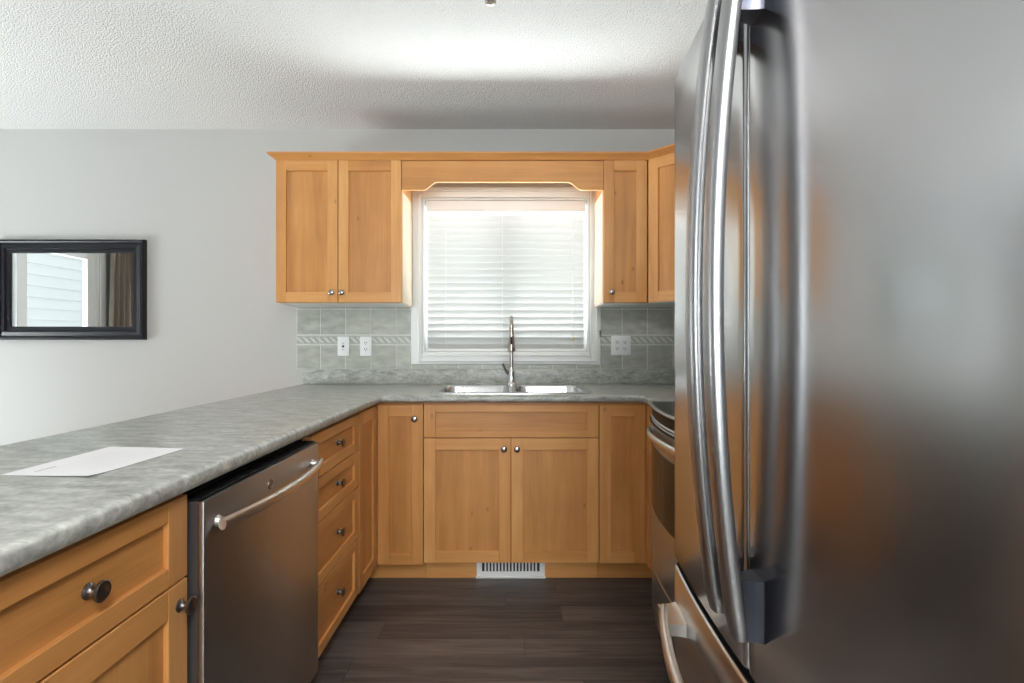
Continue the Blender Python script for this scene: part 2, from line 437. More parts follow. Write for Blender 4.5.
# ------------------------------------------------------------------ the room
T = 0.14
bm = nb(); box(bm, LWX-T, RWX+T, NY-T, BY+T, -0.1, 0); struct('floor', bm, M_FLOOR)
bm = nb(); box(bm, LWX-T, RWX+T, NY-T, BY+T, CEIL, CEIL+0.1); struct('ceiling', bm, M_CEIL)
WIN = (-0.538, 0.463, 1.093, 2.027)
bm = nb(); wall_boxes(bm, LWX-T, RWX+T, 0, CEIL, [WIN], lambda a, b, c, d: box(bm, a, b, BY, BY+T, c, d)); struct('wall_back', bm, M_WALL)
PAT = (1.15, 2.70, 0.04, 2.06)
bm = nb(); wall_boxes(bm, NY, BY, 0, CEIL, [PAT], lambda a, b, c, d: box(bm, LWX-T, LWX, a, b, c, d)); struct('wall_left', bm, M_WALL)
bm = nb(); box(bm, RWX, RWX+T, NY, BY, 0, CEIL); struct('wall_right', bm, M_WALL)
REAR = (-1.65, 0.95, 0.75, 2.1)
bm = nb(); wall_boxes(bm, LWX-T, RWX+T, 0, CEIL, [REAR], lambda a, b, c, d: box(bm, a, b, NY-T, NY, c, d)); struct('wall_front', bm, M_WALL)
bm = nb(); box(bm, LWX, -1.27, BY-0.012, BY, 0, 0.09, 0.003); struct('baseboard_back', bm, M_TRIM)
bm = nb(); box(bm, LWX, LWX+0.012, NY, 1.05, 0, 0.09, 0.003); box(bm, LWX, LWX+0.012, 2.80, BY-0.012, 0, 0.09, 0.003); struct('baseboard_left', bm, M_TRIM)

# kitchen window: casing, jamb liner, slider sashes, panes, sill
def ring(bm, x0, x1, z0, z1, w, y0, y1, bev=0.003, mi=0):
    box(bm, x0, x0+w, y0, y1, z0, z1, bev, mi); box(bm, x1-w, x1, y0, y1, z0, z1, bev, mi)
    box(bm, x0+w, x1-w, y0, y1, z0, z0+w, bev, mi); box(bm, x0+w, x1-w, y0, y1, z1-w, z1, bev, mi)
win = bpy.data.objects.new('window_1', None); C.objects.link(win); win['kind'] = 'structure'
bm = nb()
ring(bm, -0.602, 0.527, 1.031, 2.089, 0.062, BY-0.014, BY, 0.004)
ring(bm, -0.562, 0.513, 1.045, 2.075, 0.014, BY-0.022, BY-0.014, 0.004)
ring(bm, -0.552, 0.477, 1.079, 2.041, 0.014, BY-0.019, BY-0.013, 0.003)
build('window_casing', bm, M_TRIM, win)
bm = nb(); ring(bm, -0.538, 0.463, 1.093, 2.027, 0.012, BY, BY+T, 0.001); build('window_jamb', bm, M_TRIM, win)
bm = nb(); ring(bm, -0.526, 0.451, 1.105, 2.015, 0.035, BY+0.095, BY+0.135, 0.003)
box(bm, -0.057, -0.017, BY+0.09, BY+0.135, 1.14, 1.98, 0.003); build('window_frame', bm, M_TRIM, win)
bm = nb(); box(bm, -0.49, -0.057, BY+0.112, BY+0.116, 1.14, 1.98); box(bm, -0.017, 0.416, BY+0.112, BY+0.116, 1.14, 1.98); build('window_pane', bm, M_GLASS, win)
bm = nb(); box(bm, 0.518, 0.530, BY-0.026, BY-0.020, 1.195, 1.235, 0.002); build('casing_latch', bm, M_NICKEL, win)

# patio door on the dining side
pd = bpy.data.objects.new('door_1', None); C.objects.link(pd); pd['kind'] = 'structure'
bm = nb()
def pring(y0, y1, z0, z1, w, x0, x1, bev=0.003):
    box(bm, x0, x1, y0, y0+w, z0, z1, bev); box(bm, x0, x1, y1-w, y1, z0, z1, bev)
    box(bm, x0, x1, y0+w, y1-w, z0, z0+w, bev); box(bm, x0, x1, y0+w, y1-w, z1-w, z1, bev)
pring(1.09, 2.76, 0.0, 2.12, 0.062, LWX, LWX+0.016); pring(1.15, 2.70, 0.04, 2.06, 0.03, LWX-T, LWX)
pring(1.18, 1.95, 0.07, 2.03, 0.085, LWX-0.06, LWX-0.02); pring(1.89, 2.67, 0.07, 2.03, 0.085, LWX-0.115, LWX-0.07)
build('door_frame', bm, M_TRIM, pd)
bm = nb(); box(bm, LWX-0.042, LWX-0.038, 1.26, 1.87, 0.15, 1.95); box(bm, LWX-0.094, LWX-0.09, 1.97, 2.59, 0.15, 1.95); build('door_glass', bm, M_GLASS, pd)
bm = nb(); box(bm, LWX-0.02, LWX+0.015, 1.21, 1.235, 0.95, 1.15, 0.006, seg=2); build('door_handle', bm, M_TRIM, pd)
# unseen window added in the rear wall to let light in
w2 = bpy.data.objects.new('window_2_added', None); C.objects.link(w2); w2['kind'] = 'structure'
bm = nb(); ring(bm, -1.71, 1.01, 0.69, 2.16, 0.06, NY, NY+0.016); ring(bm, -1.65, 0.95, 0.75, 2.1, 0.05, NY-0.12, NY-0.05)
box(bm, -0.38, -0.32, NY-0.11, NY-0.05, 0.8, 2.05, 0.003); build('window_frame', bm, M_TRIM, w2)  # frame of the added rear window
bm = nb(); box(bm, -1.60, -0.38, NY-0.09, NY-0.086, 0.8, 2.05); box(bm, -0.32, 0.90, NY-0.09, NY-0.086, 0.8, 2.05); build('window_pane', bm, M_GLASS, w2)  # panes of the added rear window

# curtain beside the patio door
ct = thing('curtain', 'dark brown hanging curtain seen in the wall mirror', 'curtain', (LWX+0.08, 0.93, 0.06))
bm = nb(); rings = []
for k in range(14):
    z = 0.0 + 2.13*k/13; row = []
    for i in range(60):
        u = i/59; y = (u-0.5)*(0.40 + 0.03*math.sin(z*2))
        row.append((0.028*math.sin(u*34+0.5*math.sin(z*1.3)) + 0.008*math.sin(u*71+z), y, z))
    for i in range(59, -1, -1):
        p = row[i]; row.append((p[0]+0.003, p[1], p[2]))
    rings.append(row)
loft(bm, rings); build('curtain_cloth', bm, M_CURT, ct)
bm = nb(); tube(bm, [(0, -0.35, 2.16), (0, 2.05, 2.16)], 0.012)
for y in (-0.35, 2.05): lathe(bm, [(0.001, -0.03), (0.02, -0.02), (0.026, 0), (0.02, 0.02), (0.001, 0.03)], (0, y, 2.16), (0, 1, 0), 16)
for y in (-0.25, 1.95): box(bm, -0.08, 0.0, y-0.008, y+0.008, 2.15, 2.17, 0.002)
build('curtain_rod', bm, M_PEWTER, ct)

# neighbour's siding seen through the patio door, and the snowy ground outside
bm = nb()
for k in range(24):
    z = -0.2 + k*0.17
    lay = bm.faces.layers.float['tone']
    vs = [bm.verts.new(p) for p in ((-7.2, -4, z), (-7.2, 7, z), (-7.225, 7, z+0.17), (-7.225, -4, z+0.17))]
    bm.faces.new(vs)
    vs = [bm.verts.new(p) for p in ((-7.2, -4, z), (-7.2, 7, z), (-7.225, 7, z), (-7.225, -4, z))]
    bm.faces.new(vs)
box(bm, -7.4, -7.226, -4, 7, -0.2, 3.9)
tag(build('neighbour_house', bm, M_SIDING, smooth=0, recalc=False), 'white horizontal siding of house outside, seen in mirror', 'house')
bm = nb(); box(bm, -14, 8, -12, 12, -0.45, -0.25); o = struct('ground', bm, M_SNOW)

# ------------------------------------------------------------------ doors and drawers of the cabinets
def shaker_bm(x0, x1, z0, z1, st=0.056, rail=0.056, y0=-0.020, bev=0.0012, plywood=False):
    """frame and recessed panel facing local -Y"""
    bm = nb(); T_ = lambda: 0.35+0.65*random.random()
    box(bm, x0, x0+st, y0, -0.001, z0, z1, bev, tone=T_()); box(bm, x1-st, x1, y0, -0.001, z0, z1, bev, tone=T_())
    box(bm, x0+st, x1-st, y0, -0.001, z0, z0+rail, bev, 1, tone=T_()); box(bm, x0+st, x1-st, y0, -0.001, z1-rail, z1, bev, 1, tone=T_())
    w = x1-x0-2*st; k = max(1, int(round(w/0.16))); horiz = (z1-z0) < (x1-x0)
    if horiz:
        box(bm, x0+st-0.002, x1-st+0.002, y0+0.010, -0.003, z0+rail-0.002, z1-rail+0.002, 0, 1, tone=random.random()*0.3)
    else:
        box(bm, x0+st-0.002, x1-st+0.002, y0+0.010, -0.003, z0+rail-0.002, z1-rail+0.002, 0, 0, tone=random.random()*0.3)
    return bm

def knob(parent, x, z, y=-0.020, mat=None, sc=1.0):
    bm = nb()
    prof = [(0.0095, 0), (0.0095, 0.0015), (0.006, 0.003), (0.0045, 0.008), (0.005, 0.013), (0.0125, 0.017), (0.0155, 0.020), (0.0155, 0.0225), (0.012, 0.0255), (0.006, 0.027), (0.0001, 0.0275)]
    lathe(bm, [(r*sc, d*sc) for r, d in prof], (0, 0, 0), (0, -1, 0), 24)
    return build('knob', bm, mat or M_NICKEL, parent, loc=(x, y, z), smooth=50)

def ring_knob(parent, x, z, y=-0.020):
    """mushroom knob with a stepped round backplate"""
    bm = nb()
    lathe(bm, [(0.0125, 0), (0.0125, 0.002), (0.010, 0.004), (0.0085, 0.005), (0.006, 0.008), (0.0055, 0.014), (0.011, 0.0185),
               (0.0165, 0.021), (0.0168, 0.0235), (0.0145, 0.025), (0.0135, 0.0245), (0.008, 0.0262), (0.0001, 0.027)], (0, 0, 0), (0, -1, 0), 28)
    return build('knob', bm, M_PEWTER, parent, loc=(x, y, z), smooth=50)

def carcass_bm(w, d, z0, z1, fr=0.032, t=0.018):
    bm = nb()
    box(bm, 0, t, 0.0, d, z0, z1, 0.001); box(bm, w-t, w, 0.0, d, z0, z1, 0.001)
    box(bm, t, w-t, 0.0, d, z0, z0+t, 0, 1); box(bm, t, w-t, d-0.008, d, z0+t, z1, 0, 1)
    box(bm, t, w-t, 0.0, d, z1-t, z1, 0, 1)
    box(bm, t, fr, 0, 0.019, z0+t, z1-t); box(bm, w-fr, w-t, 0, 0.019, z0+t, z1-t)
    return bm

ZT, ZB, ZM = 0.864, 0.107, 0.706     # door top, door bottom, drawer / door line of the base cabinets
G = 0.0022
DEP = 0.585

# --- sink cabinet
sx0, sx1 = -0.425, 0.417
sc_ = thing('sink_cabinet', 'wide honey wood base cabinet under the sink with two doors', 'cabinet', (sx0, 2.46, 0))
w = sx1-sx0
bm = nb(); t = 0.018
box(bm, 0, t, 0, DEP, 0.1, 0.874); box(bm, w-t, w, 0, DEP, 0.1, 0.874); box(bm, t, w-t, 0, DEP, 0.1, 0.118, 0, 1)
box(bm, t, w-t, 0, 0.019, 0.69, 0.874, 0, 1); box(bm, t, w-t, DEP-0.01, DEP, 0.118, 0.60)
box(bm, w/2-0.025, w/2+0.025, 0, 0.019, 0.118, 0.69); build('body', bm, [WV, WH], sc_)
bm = shaker_bm(G, w-G, ZM+G, ZT, 0.056, 0.034); build('false_front', bm, [WV, WH], sc_)
split = -0.005 - sx0
d = build('door', shaker_bm(G, split-G, ZB, ZM-G), [WV, WH], sc_); knob(d, split-0.033, 0.655)
d = build('door', shaker_bm(split+G, w-G, ZB, ZM-G), [WV, WH], sc_); knob(d, split+0.029, 0.655)
bm = nb(); box(bm, 0, w, 0.058, 0.07, 0.0, 0.1, 0, 0); build('toe_kick', bm, [WH], sc_)

# --- left corner cabinet (two door faces that meet in the corner)
cc = thing('corner_cabinet', 'honey wood corner base cabinet between drawers and sink cabinet', 'cabinet', (-0.646, 2.44, 0))
bm = nb()
box(bm, -0.59, -0.02, -0.285, 0.605, 0.1, 0.874, 0.001); box(bm, -0.02, 0.219, 0.02, 0.605, 0.1, 0.874, 0.001); build('body', bm, WV, cc)
d = build('door', shaker_bm(0.0016, 0.2195, 0.098, ZT, 0.054, 0.056), [WV, WH], cc, loc=(0, 0.02, 0)); knob(d, 0.1815, 0.799)
d = build('door', shaker_bm(0.004, 0.284, 0.098, ZT, 0.054, 0.056), [WV, WH], cc, loc=(-0.02, -0.289, 0), rotz=PI/2)
bm = nb(); box(bm, -0.09, -0.078, -0.285, 0.078, 0, 0.1); box(bm, -0.078, 0.219, 0.078, 0.09, 0, 0.1); build('toe_kick', bm, WH, cc)

# --- right corner cabinet
rc = thing('corner_cabinet', 'honey wood corner base cabinet beside the stove', 'cabinet', (0.642, 2.44, 0))
bm = nb()
box(bm, -0.224, 0.02, 0.02, 0.605, 0.1, 0.874, 0.001); box(bm, 0.02, 0.68, -0.29, 0.605, 0.1, 0.874, 0.001); build('body', bm, WV, rc)
d = build('door', shaker_bm(-0.2225, -0.0012, 0.105, ZT, 0.054, 0.056), [WV, WH], rc, loc=(0, 0.02, 0))
d = build('door', shaker_bm(0.004, 0.28, 0.105, ZT, 0.054, 0.056), [WV, WH], rc, loc=(0.02, -0.002, 0), rotz=-PI/2)
bm = nb(); box(bm, -0.224, 0.078, 0.078, 0.09, 0, 0.1); box(bm, 0.078, 0.09, -0.29, 0.078, 0, 0.1); build('toe_kick', bm, WH, rc)

# --- drawer cabinet (left run faces +X, local x runs to +Y)
FX = -0.666
dc = thing('drawer_cabinet', 'honey wood base cabinet with four drawers beside the dishwasher', 'cabinet', (FX, 1.642, 0), PI/2)
w = 0.508
build('body', carcass_bm(w, DEP, 0.1, 0.874), [WV, WH], dc)
edges = [ZT, 0.711, 0.560, 0.345, ZB]
for a, b in zip(edges[:-1], edges[1:]):
    dr = build('drawer', shaker_bm(G, w-G, b+G, a-G, 0.056, 0.037), [WV, WH], dc)
    ring_knob(dr, w/2+0.02, (a+b)/2, -0.010)
bm = nb(); box(bm, 0, w, 0.058, 0.07, 0, 0.1); build('toe_kick', bm, WH, dc)

# --- near cabinet with one drawer over one door
w = 0.457
nc = thing('base_cabinet', 'honey wood base cabinet with one drawer over one door, near side of dishwasher', 'cabinet', (FX, 1.016-w, 0), PI/2)
build('body', carcass_bm(w, DEP, 0.1, 0.874), [WV, WH], nc)
dr = build('drawer', shaker_bm(G, w-G, 0.7015+G, ZT, 0.056, 0.037), [WV, WH], nc); ring_knob(dr, w/2, 0.782, -0.010)
d = build('door', shaker_bm(G, w-G, ZB, 0.7015-G), [WV, WH], nc); ring_knob(d, w-0.026, 0.655)
bm = nb(); box(bm, 0, w, 0.058, 0.07, 0, 0.1); build('toe_kick', bm, WH, nc)
# peninsula back panel on the dining side
bm = nb(); box(bm, -1.262, -1.252, 0.54, BY-0.002, 0, 0.874, 0.001); box(bm, -1.252, -0.646, 0.54, 0.557, 0, 0.874, 0.001)
tag(build('peninsula_panel', bm, WV), 'honey wood back panel closing the peninsula cabinets', 'panel')

# --- upper cabinets
UT, UB = 2.140, 1.378
def upper(name, label, x0, x1, doors):
    r = thing(name, label, 'cabinet', (x0, 2.75, 0))
    w = x1-x0; bm = nb(); t = 0.016
    box(bm, 0, t, 0, 0.30, UB-0.002, UT, 0.001); box(bm, w-t, w, 0, 0.30, UB-0.002, UT, 0.001)
    box(bm, t, w-t, 0, 0.30, UT-t, UT, 0, 1); box(bm, t, w-t, 0.292, 0.30, UB+0.02, UT-t)
    box(bm, t, w-t, 0.0, 0.018, UB-0.001, UB+0.03, 0, 1)
    box(bm, t, w-t, 0.018, 0.292, UB+0.012, UB+0.022, 0, 2)
    box(bm, 0.001, w-0.001, 0.003, 0.299, UB-0.005, UB-0.0021, 0, 2)
    build('body', bm, [WV, WH, M_MELA], r)
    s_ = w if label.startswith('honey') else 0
    bm = nb(); box(bm, s_-(0 if s_ else 0.0025), s_+(0.0025 if s_ else 0), 0.002, 0.288, UB, 1.982, 0.0005)  # thin pale skin, window glare painted on the cabinet side
    v = build('lit_side_skin', bm, M_LITSIDE, r); v['label'] = 'cabinet side facing the window, painted pale as window glare'
    return r
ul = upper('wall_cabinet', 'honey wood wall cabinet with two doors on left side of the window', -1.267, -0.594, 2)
sp = -0.933+1.267
d = build('door', shaker_bm(0.001, sp-G, UB, UT, 0.054, 0.056), [WV, WH], ul); knob(d, sp-0.030, 1.430)
d = build('door', shaker_bm(sp+G, 0.672, UB, UT, 0.054, 0.056), [WV, WH], ul); knob(d, sp+0.024, 1.430)
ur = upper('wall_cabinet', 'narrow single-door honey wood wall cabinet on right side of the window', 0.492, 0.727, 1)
d = build('door', shaker_bm(0.001, 0.2325, UB, UT, 0.056, 0.056), [WV, WH], ur); knob(d, 0.041, 1.432)
# diagonal corner cabinet
ud = thing('wall_cabinet', 'angled corner wall cabinet partly hidden by the fridge', 'cabinet', (0.731, 2.733, 0), -PI/4)
bm = nb(); poly = [(0.735, 3.05), (0.735, 2.757), (1.04, 2.452), (1.33, 2.452), (1.33, 3.05)]
rot = Matrix.Rotation(PI/4, 4, 'Z') @ Matrix.Translation((-0.731, -2.733, 0))
tmp = bmesh.new()
vs = [tmp.verts.new(rot @ Vector((x, y, UB))) for x, y in poly]; f = tmp.faces.new(vs)
g = bmesh.ops.extrude_face_region(tmp, geom=[f])
for v in g['geom']:
    if isinstance(v, bmesh.types.BMVert): v.co.z = UT
merge(bm, tmp, 0, 0.5)
tmp = bmesh.new(); vs = [tmp.verts.new(rot @ Vector((x, y, UB-0.004))) for x, y in poly]; f = tmp.faces.new(vs)
g = bmesh.ops.extrude_face_region(tmp, geom=[f])
for v in g['geom']:
    if isinstance(v, bmesh.types.BMVert): v.co.z = UB-0.0005
merge(bm, tmp, 1, 0.5); build('body', bm, [WV, M_MELA], ud, smooth=0)
build('door', shaker_bm(0.004, 0.428, UB, UT, 0.056, 0.056), [WV, WH], ud, loc=(0, 0.014, 0))

# crown moulding along all the wall cabinets
def sweep(bm, path, prof, mi=0):
    """path: xy list; prof: (out, z) closed; out is to the right-hand side of travel"""
    P = [Vector((x, y)) for x, y in path]; rings = []
    for i, p in enumerate(P):
        n = []
        if i > 0: d = (P[i]-P[i-1]).normalized(); n.append(Vector((d.y, -d.x)))
        if i < len(P)-1: d = (P[i+1]-P[i]).normalized(); n.append(Vector((d.y, -d.x)))
        m = sum(n, Vector((0, 0))).normalized(); k = 1/max(0.3, m.dot(n[0]))
        rings.append([(p.x+m.x*k*o, p.y+m.y*k*o, z) for o, z in prof])
    loft(bm, rings, mi, tone=0.3)
bm = nb()
sweep(bm, [(-1.267, 3.05), (-1.267, 2.73), (0.731, 2.73), (1.036, 2.425), (1.33, 2.425)],
      [(-0.05, 2.1405), (0.002, 2.1405), (0.006, 2.146), (0.026, 2.160), (0.034, 2.166), (0.034, 2.174), (-0.05, 2.174)])
tag(build('crown_moulding', bm, WH), 'honey wood crown moulding running along top of the wall cabinets', 'moulding')

# arched valance over the window
bm = nb(); x0, x1 = -0.593, 0.491; top = 2.139
prof = [(x0, 1.983), (x0+0.10, 1.983)]
for k in range(9):
    u = k/8; prof.append((x0+0.115+0.075*u, 1.983+0.043*(0.5-0.5*math.cos(PI*u))))
for k in range(9):
    u = 1-k/8; prof.append((x1-0.115-0.075*u, 1.983+0.043*(0.5-0.5*math.cos(PI*u))))
prof += [(x1-0.10, 1.983), (x1, 1.983), (x1, top), (x0, top)]
vl = thing('window_valance', 'arched honey wood valance board above the kitchen window', 'valance', (0, 0, 0))
loft(bm, [[(x, 2.737, z) for x, z in prof], [(x, 2.756, z) for x, z in prof]], tone=0.35)
build('arched_board', bm, WH, vl, smooth=0)
bm = nb(); box(bm, x0, x1, 2.757, BY-0.001, 2.121, 2.139, 0, 0, tone=0.4); build('light_stop_board', bm, M_WALL, vl, smooth=0)  # unseen board added to stop window light passing over the valance

# ------------------------------------------------------------------ countertop
CT, CB = 0.914, 0.876
outer = [(-1.262, 0.50), (-0.621, 0.50), (-0.621, 2.415), (0.618, 2.415), (0.606, 2.146), (1.33, 2.146), (1.33, 3.05), (-1.262, 3.05)]
hole = rrect(-0.003, 2.72, 0.76, 0.43, 0.05, 4)
ctp = thing('countertop', 'grey mottled laminate countertop wrapping around three sides', 'countertop', (0, 0, 0))
bm = nb()
slab_with_holes(bm, outer, [hole], CB, CT, bevel={'r': 0.0165, 'pick': lambda p: (p.y < 2.43 or p.x < -1.25) and not (p.y > 3.0)})
build('worktop', bm, M_COUNTER, ctp, smooth=50)
bm = nb(); box(bm, -1.245, RWX, BY-0.020, BY-0.0005, CT, CT+0.09, 0.004, seg=2); build('backsplash_strip', bm, M_COUNTER, ctp)

# ------------------------------------------------------------------ tiles
tl = thing('tile_backsplash', 'pale grey square wall tiles with a rope-pattern border around window', 'tiles', (-1.287, BY-0.0005, 0))
bm = nb()
Z0, Z1 = 1.004, UB+0.012
g = 0.0042
rows = [(1.004, 1.147), (1.208, 1.361), (1.361, Z1)]
W_ = RWX+1.287-0.001
for cols in ([0, 0.141, 0.292, 0.443, 0.594, 0.684], [1.815, 1.946, 2.097, 2.249, 2.400, 2.551, W_]):
    for a, b in zip(cols[:-1], cols[1:]):
        for z0, z1 in rows: box(bm, a+g/2, b-g/2, -0.0075, -0.0005, z0+g/2, z1-g/2, 0.0012)
for k in range(8):
    a, b = 0.686+k*0.141, 0.686+(k+1)*0.141
    box(bm, a+g/2, b-g/2, -0.0075, -0.0005, 1.0055, 1.029, 0.001)
box(bm, 0, 0.685, -0.0058, -0.0005, 1.004, Z1, 0, 1); box(bm, 1.814, W_, -0.0058, -0.0005, 1.004, Z1, 0, 1); box(bm, 0.685, 1.814, -0.0058, -0.0005, 1.004, 1.030, 0, 1)
build('tile_field', bm, [M_TILE, M_GROUT], tl)
P_ = 0.151
def border(a, b):
    bo = nb()
    n = max(1, round((b-a)/P_)); step = (b-a)/n
    for i in range(n):
        box(bo, a+i*step+0.0012, a+(i+1)*step-0.0012, -0.007, 0, 1.1485, 1.2065, 0.001, 0)
    box(bo, a, b, -0.0085, -0.006, 1.149, 1.1555, 0.001, 1); box(bo, a, b, -0.0085, -0.006, 1.1995, 1.206, 0.001, 1)
    m = int((b-a)/0.0385)
    for i in range(m):
        cx = a + (i+0.5)*(b-a)/m
        pts = []
        for s in range(7):
            u = s/6; pts.append((cx - 0.022 + 0.044*u + 0.004*math.sin(2*PI*u), 1.1935 - 0.032*u))
        rings = []
        for s, (px, pz) in enumerate(pts):
            wd = 0.0045 + 0.0035*math.sin(PI*s/6)
            rings.append([(px-wd, -0.0068, pz-wd*0.7), (px, -0.0100, pz), (px+wd, -0.0068, pz+wd*0.7), (px, -0.006, pz)])
        loft(bo, rings, 2)
    build('border_strip', bo, [M_TGREY, M_TLIGHT, M_TLIGHT], tl)
border(0.0, 0.685); border(1.814, W_)

# ------------------------------------------------------------------ outlets
def plate(label, x, z, w, kind):
    o = thing('wall_outlet', label, 'outlet', (x, BY-0.0085, z))
    bm = nb(); box(bm, -w/2, w/2, -0.006, 0.0005, -0.0575, 0.0575, 0.003, seg=2)
    for zz in (-0.044, 0.044) if kind != 'decora' else (-0.050, 0.050):
        lathe(bm, [(0.003, 0), (0.003, 0.001), (0.001, 0.0014)], (0 if w < 0.1 else -0.023, -0.006, zz), (0, -1, 0), 10)
    build('cover_plate', bm, M_PLATE, o)
    if kind == 'switch':
        bm = nb(); box(bm, -0.0165, 0.0165, -0.0085, -0.004, -0.033, 0.033, 0.0015)
        build('socket_face', bm, M_PLATE, o)
        bm = nb(); box(bm, -0.006, 0.006, -0.0105, -0.008, -0.008, 0.006, 0.001); box(bm, -0.005, -0.0025, -0.0088, -0.008, 0.014, 0.022); box(bm, 0.003, 0.005, -0.0088, -0.008, 0.014, 0.022)
        box(bm, -0.005, -0.0025, -0.0088, -0.008, -0.024, -0.016); box(bm, 0.003, 0.005, -0.0088, -0.008, -0.024, -0.016)
        build('socket_slot', bm, M_SLOT, o)
    else:
        for cx in ((0,) if w < 0.1 else (-0.023, 0.023)):
            for cz in (-0.0195, 0.0195):
                bm = nb(); ringp = [(cx+0.0165*math.cos(a), cz+max(-0.0135, min(0.0135, 0.0165*math.sin(a)))) for a in [2*PI*i/24 for i in range(24)]]
                loft(bm, [[(p, -0.0055, q) for p, q in ringp], [(p, -0.0082, q) for p, q in ringp]])
                f = build('socket_face', bm, M_PLATE, o)
                bm = nb(); box(bm, cx-0.0075, cx-0.0045, -0.0086, -0.008, cz-0.002, cz+0.008); box(bm, cx+0.0045, cx+0.0075, -0.0086, -0.008, cz-0.002, cz+0.008)
                lathe(bm, [(0.0028, 0), (0.0028, 0.0005)], (cx, -0.0082, cz-0.0075), (0, -1, 0), 10)
                build('socket_slot', bm, M_SLOT, f)
    return o
plate('white outlet with reset buttons, left of the two by the window', -1.006, 1.140, 0.070, 'switch')
plate('white two-socket outlet, right of the pair under the left wall cabinet', -0.872, 1.140, 0.070, 'duplex')
plate('white double-width outlet with four sockets below the narrow wall cabinet', 0.650, 1.144, 0.118, 'duplex')

# ------------------------------------------------------------------ sink and faucet
sk = thing('kitchen_sink', 'stainless double-bowl drop-in sink under the window', 'sink', (-0.003, 2.725, CT))
bm = nb()
b1, b2 = (-0.196, -0.02, 0.350, 0.385), (0.196, -0.02, 0.350, 0.385)
slab_with_holes(bm, rrect(0, 0, 0.80, 0.53, 0.04, 5), [rrect(*b1, 0.06, 5), rrect(*b2, 0.06, 5)], 0.0, 0.004)
build('rim', bm, M_SINK, sk, smooth=30)
for b in (b1, b2):
    bm = nb(); rings = []
    for (ins, z, r) in ((0.0, 0.004, 0.06), (0.004, -0.004, 0.058), (0.012, -0.13, 0.055), (0.022, -0.155, 0.055), (0.05, -0.17, 0.05), (0.12, -0.175, 0.03)):
        rings.append([(x, y, z) for x, y in rrect(b[0], b[1], b[2]-2*ins, b[3]-2*ins, r, 5)])
    loft(bm, rings, cap=False)
    lay = bm.faces.layers.float['tone']
    bm.verts.ensure_lookup_table(); bm.faces.new(bm.verts[-24:])
    o = build('bowl', bm, M_SINK, sk, smooth=50)
    bm = nb(); lathe(bm, [(0.042, 0), (0.045, 0.003), (0.036, 0.004), (0.02, 0.0015), (0.0001, 0.0015)], (b[0], b[1], -0.1755), (0, 0, 1), 24)
    build('drain', bm, M_CHROME, o)

fa = thing('faucet', 'tall pull-down kitchen faucet behind the sink', 'faucet', (-0.003, 2.945, CT+0.004))
bm = nb(); lathe(bm, [(0.030, 0), (0.030, 0.004), (0.024, 0.010), (0.0205, 0.016), (0.0205, 0.075), (0.018, 0.084), (0.012, 0.09), (0.0115, 0.10)], (0, 0, 0), (0, 0, 1), 28)
build('base', bm, M_CHROME, fa)
bm = nb(); pts = [(0, 0, 0.085), (0, 0, 0.16), (0, 0, 0.26)]
for k in range(1, 15):
    a = PI*k/14*0.94; pts.append((0, -0.075*(1-math.cos(a)), 0.31+0.075*math.sin(a)))
tube(bm, pts, 0.0105, 18); build('neck', bm, M_NICKEL, fa)
e = pts[-1]
bm = nb(); lathe(bm, [(0.0115, -0.006), (0.0125, 0.0), (0.0130, 0.02), (0.0165, 0.07), (0.0215, 0.125), (0.0225, 0.135), (0.0205, 0.142), (0.0001, 0.142)], (0, e[1], e[2]+0.012), (0, -0.05, -1), 28)
sh = build('spray_head', bm, M_BRONZE, fa); sh['label'] = 'warm nickel tapered spray head'
bm = nb(); box(bm, -0.006, 0.006, e[1]-0.026, e[1]-0.014, e[2]-0.09, e[2]-0.05, 0.003, seg=2); build('spray_button', bm, M_BLACK, sh)
bm = nb(); tube(bm, [(0.0, 0.0, 0.062), (-0.022, -0.004, 0.070), (-0.032, -0.012, 0.083), (-0.042, -0.022, 0.102), (-0.050, -0.03, 0.122)], [0.012, 0.011, 0.007, 0.0062, 0.0068], 16); build('lever', bm, M_PEWTER, fa)

# ------------------------------------------------------------------ blind
bl = thing('window_blind', 'white horizontal slat blind hanging in the kitchen window', 'blind', (-0.038, BY+0.045, 0))
bw = 0.476
bm = nb(); box(bm, -bw, bw, -0.028, 0.028, 1.968, 2.013, 0.003); box(bm, -bw-0.003, bw+0.003, -0.040, -0.029, 1.945, 2.014, 0.004, seg=2); build('headrail', bm, M_TRIM, bl)
bm = nb(); N_ = 21; tilt = math.radians(54)
for i in range(N_):
    z = 1.9545 - i*0.0410 + random.uniform(-0.0008, 0.0008)
    rings = []
    for x in (-bw+0.003, bw-0.003):
        r_ = []
        for (u, s) in [(-1, 0), (-0.5, 0.0016), (0, 0.0022), (0.5, 0.0016), (1, 0), (1, -0.0028), (0.5, -0.0012), (0, -0.0006), (-0.5, -0.0012), (-1, -0.0028)]:
            uy = u*0.0245
            # inner edge (towards the room, -y) high, outer edge low
            r_.append((x, uy*math.cos(tilt)+s*math.sin(tilt), z - uy*math.sin(tilt)+s*math.cos(tilt)))
        rings.append(r_)
    loft(bm, rings)
build('slats', bm, M_BLIND, bl, smooth=50)
bm = nb(); box(bm, -bw+0.002, bw-0.002, -0.024, 0.024, 1.108, 1.124, 0.003); build('bottom_rail', bm, M_TRIM, bl)
for x in (-0.36, -0.02, 0.40):
    bm = nb()
    for y in (-0.0265, 0.0265): tube(bm, [(x, y, 1.97), (x, y, 1.122)], 0.0009, 6)
    build('ladder_cord', bm, M_TRIM, bl)
bm = nb(); tube(bm, [(0.405, -0.046, 1.95), (0.405, -0.046, 1.6), (0.404, -0.045, 1.20)], 0.0011, 6)
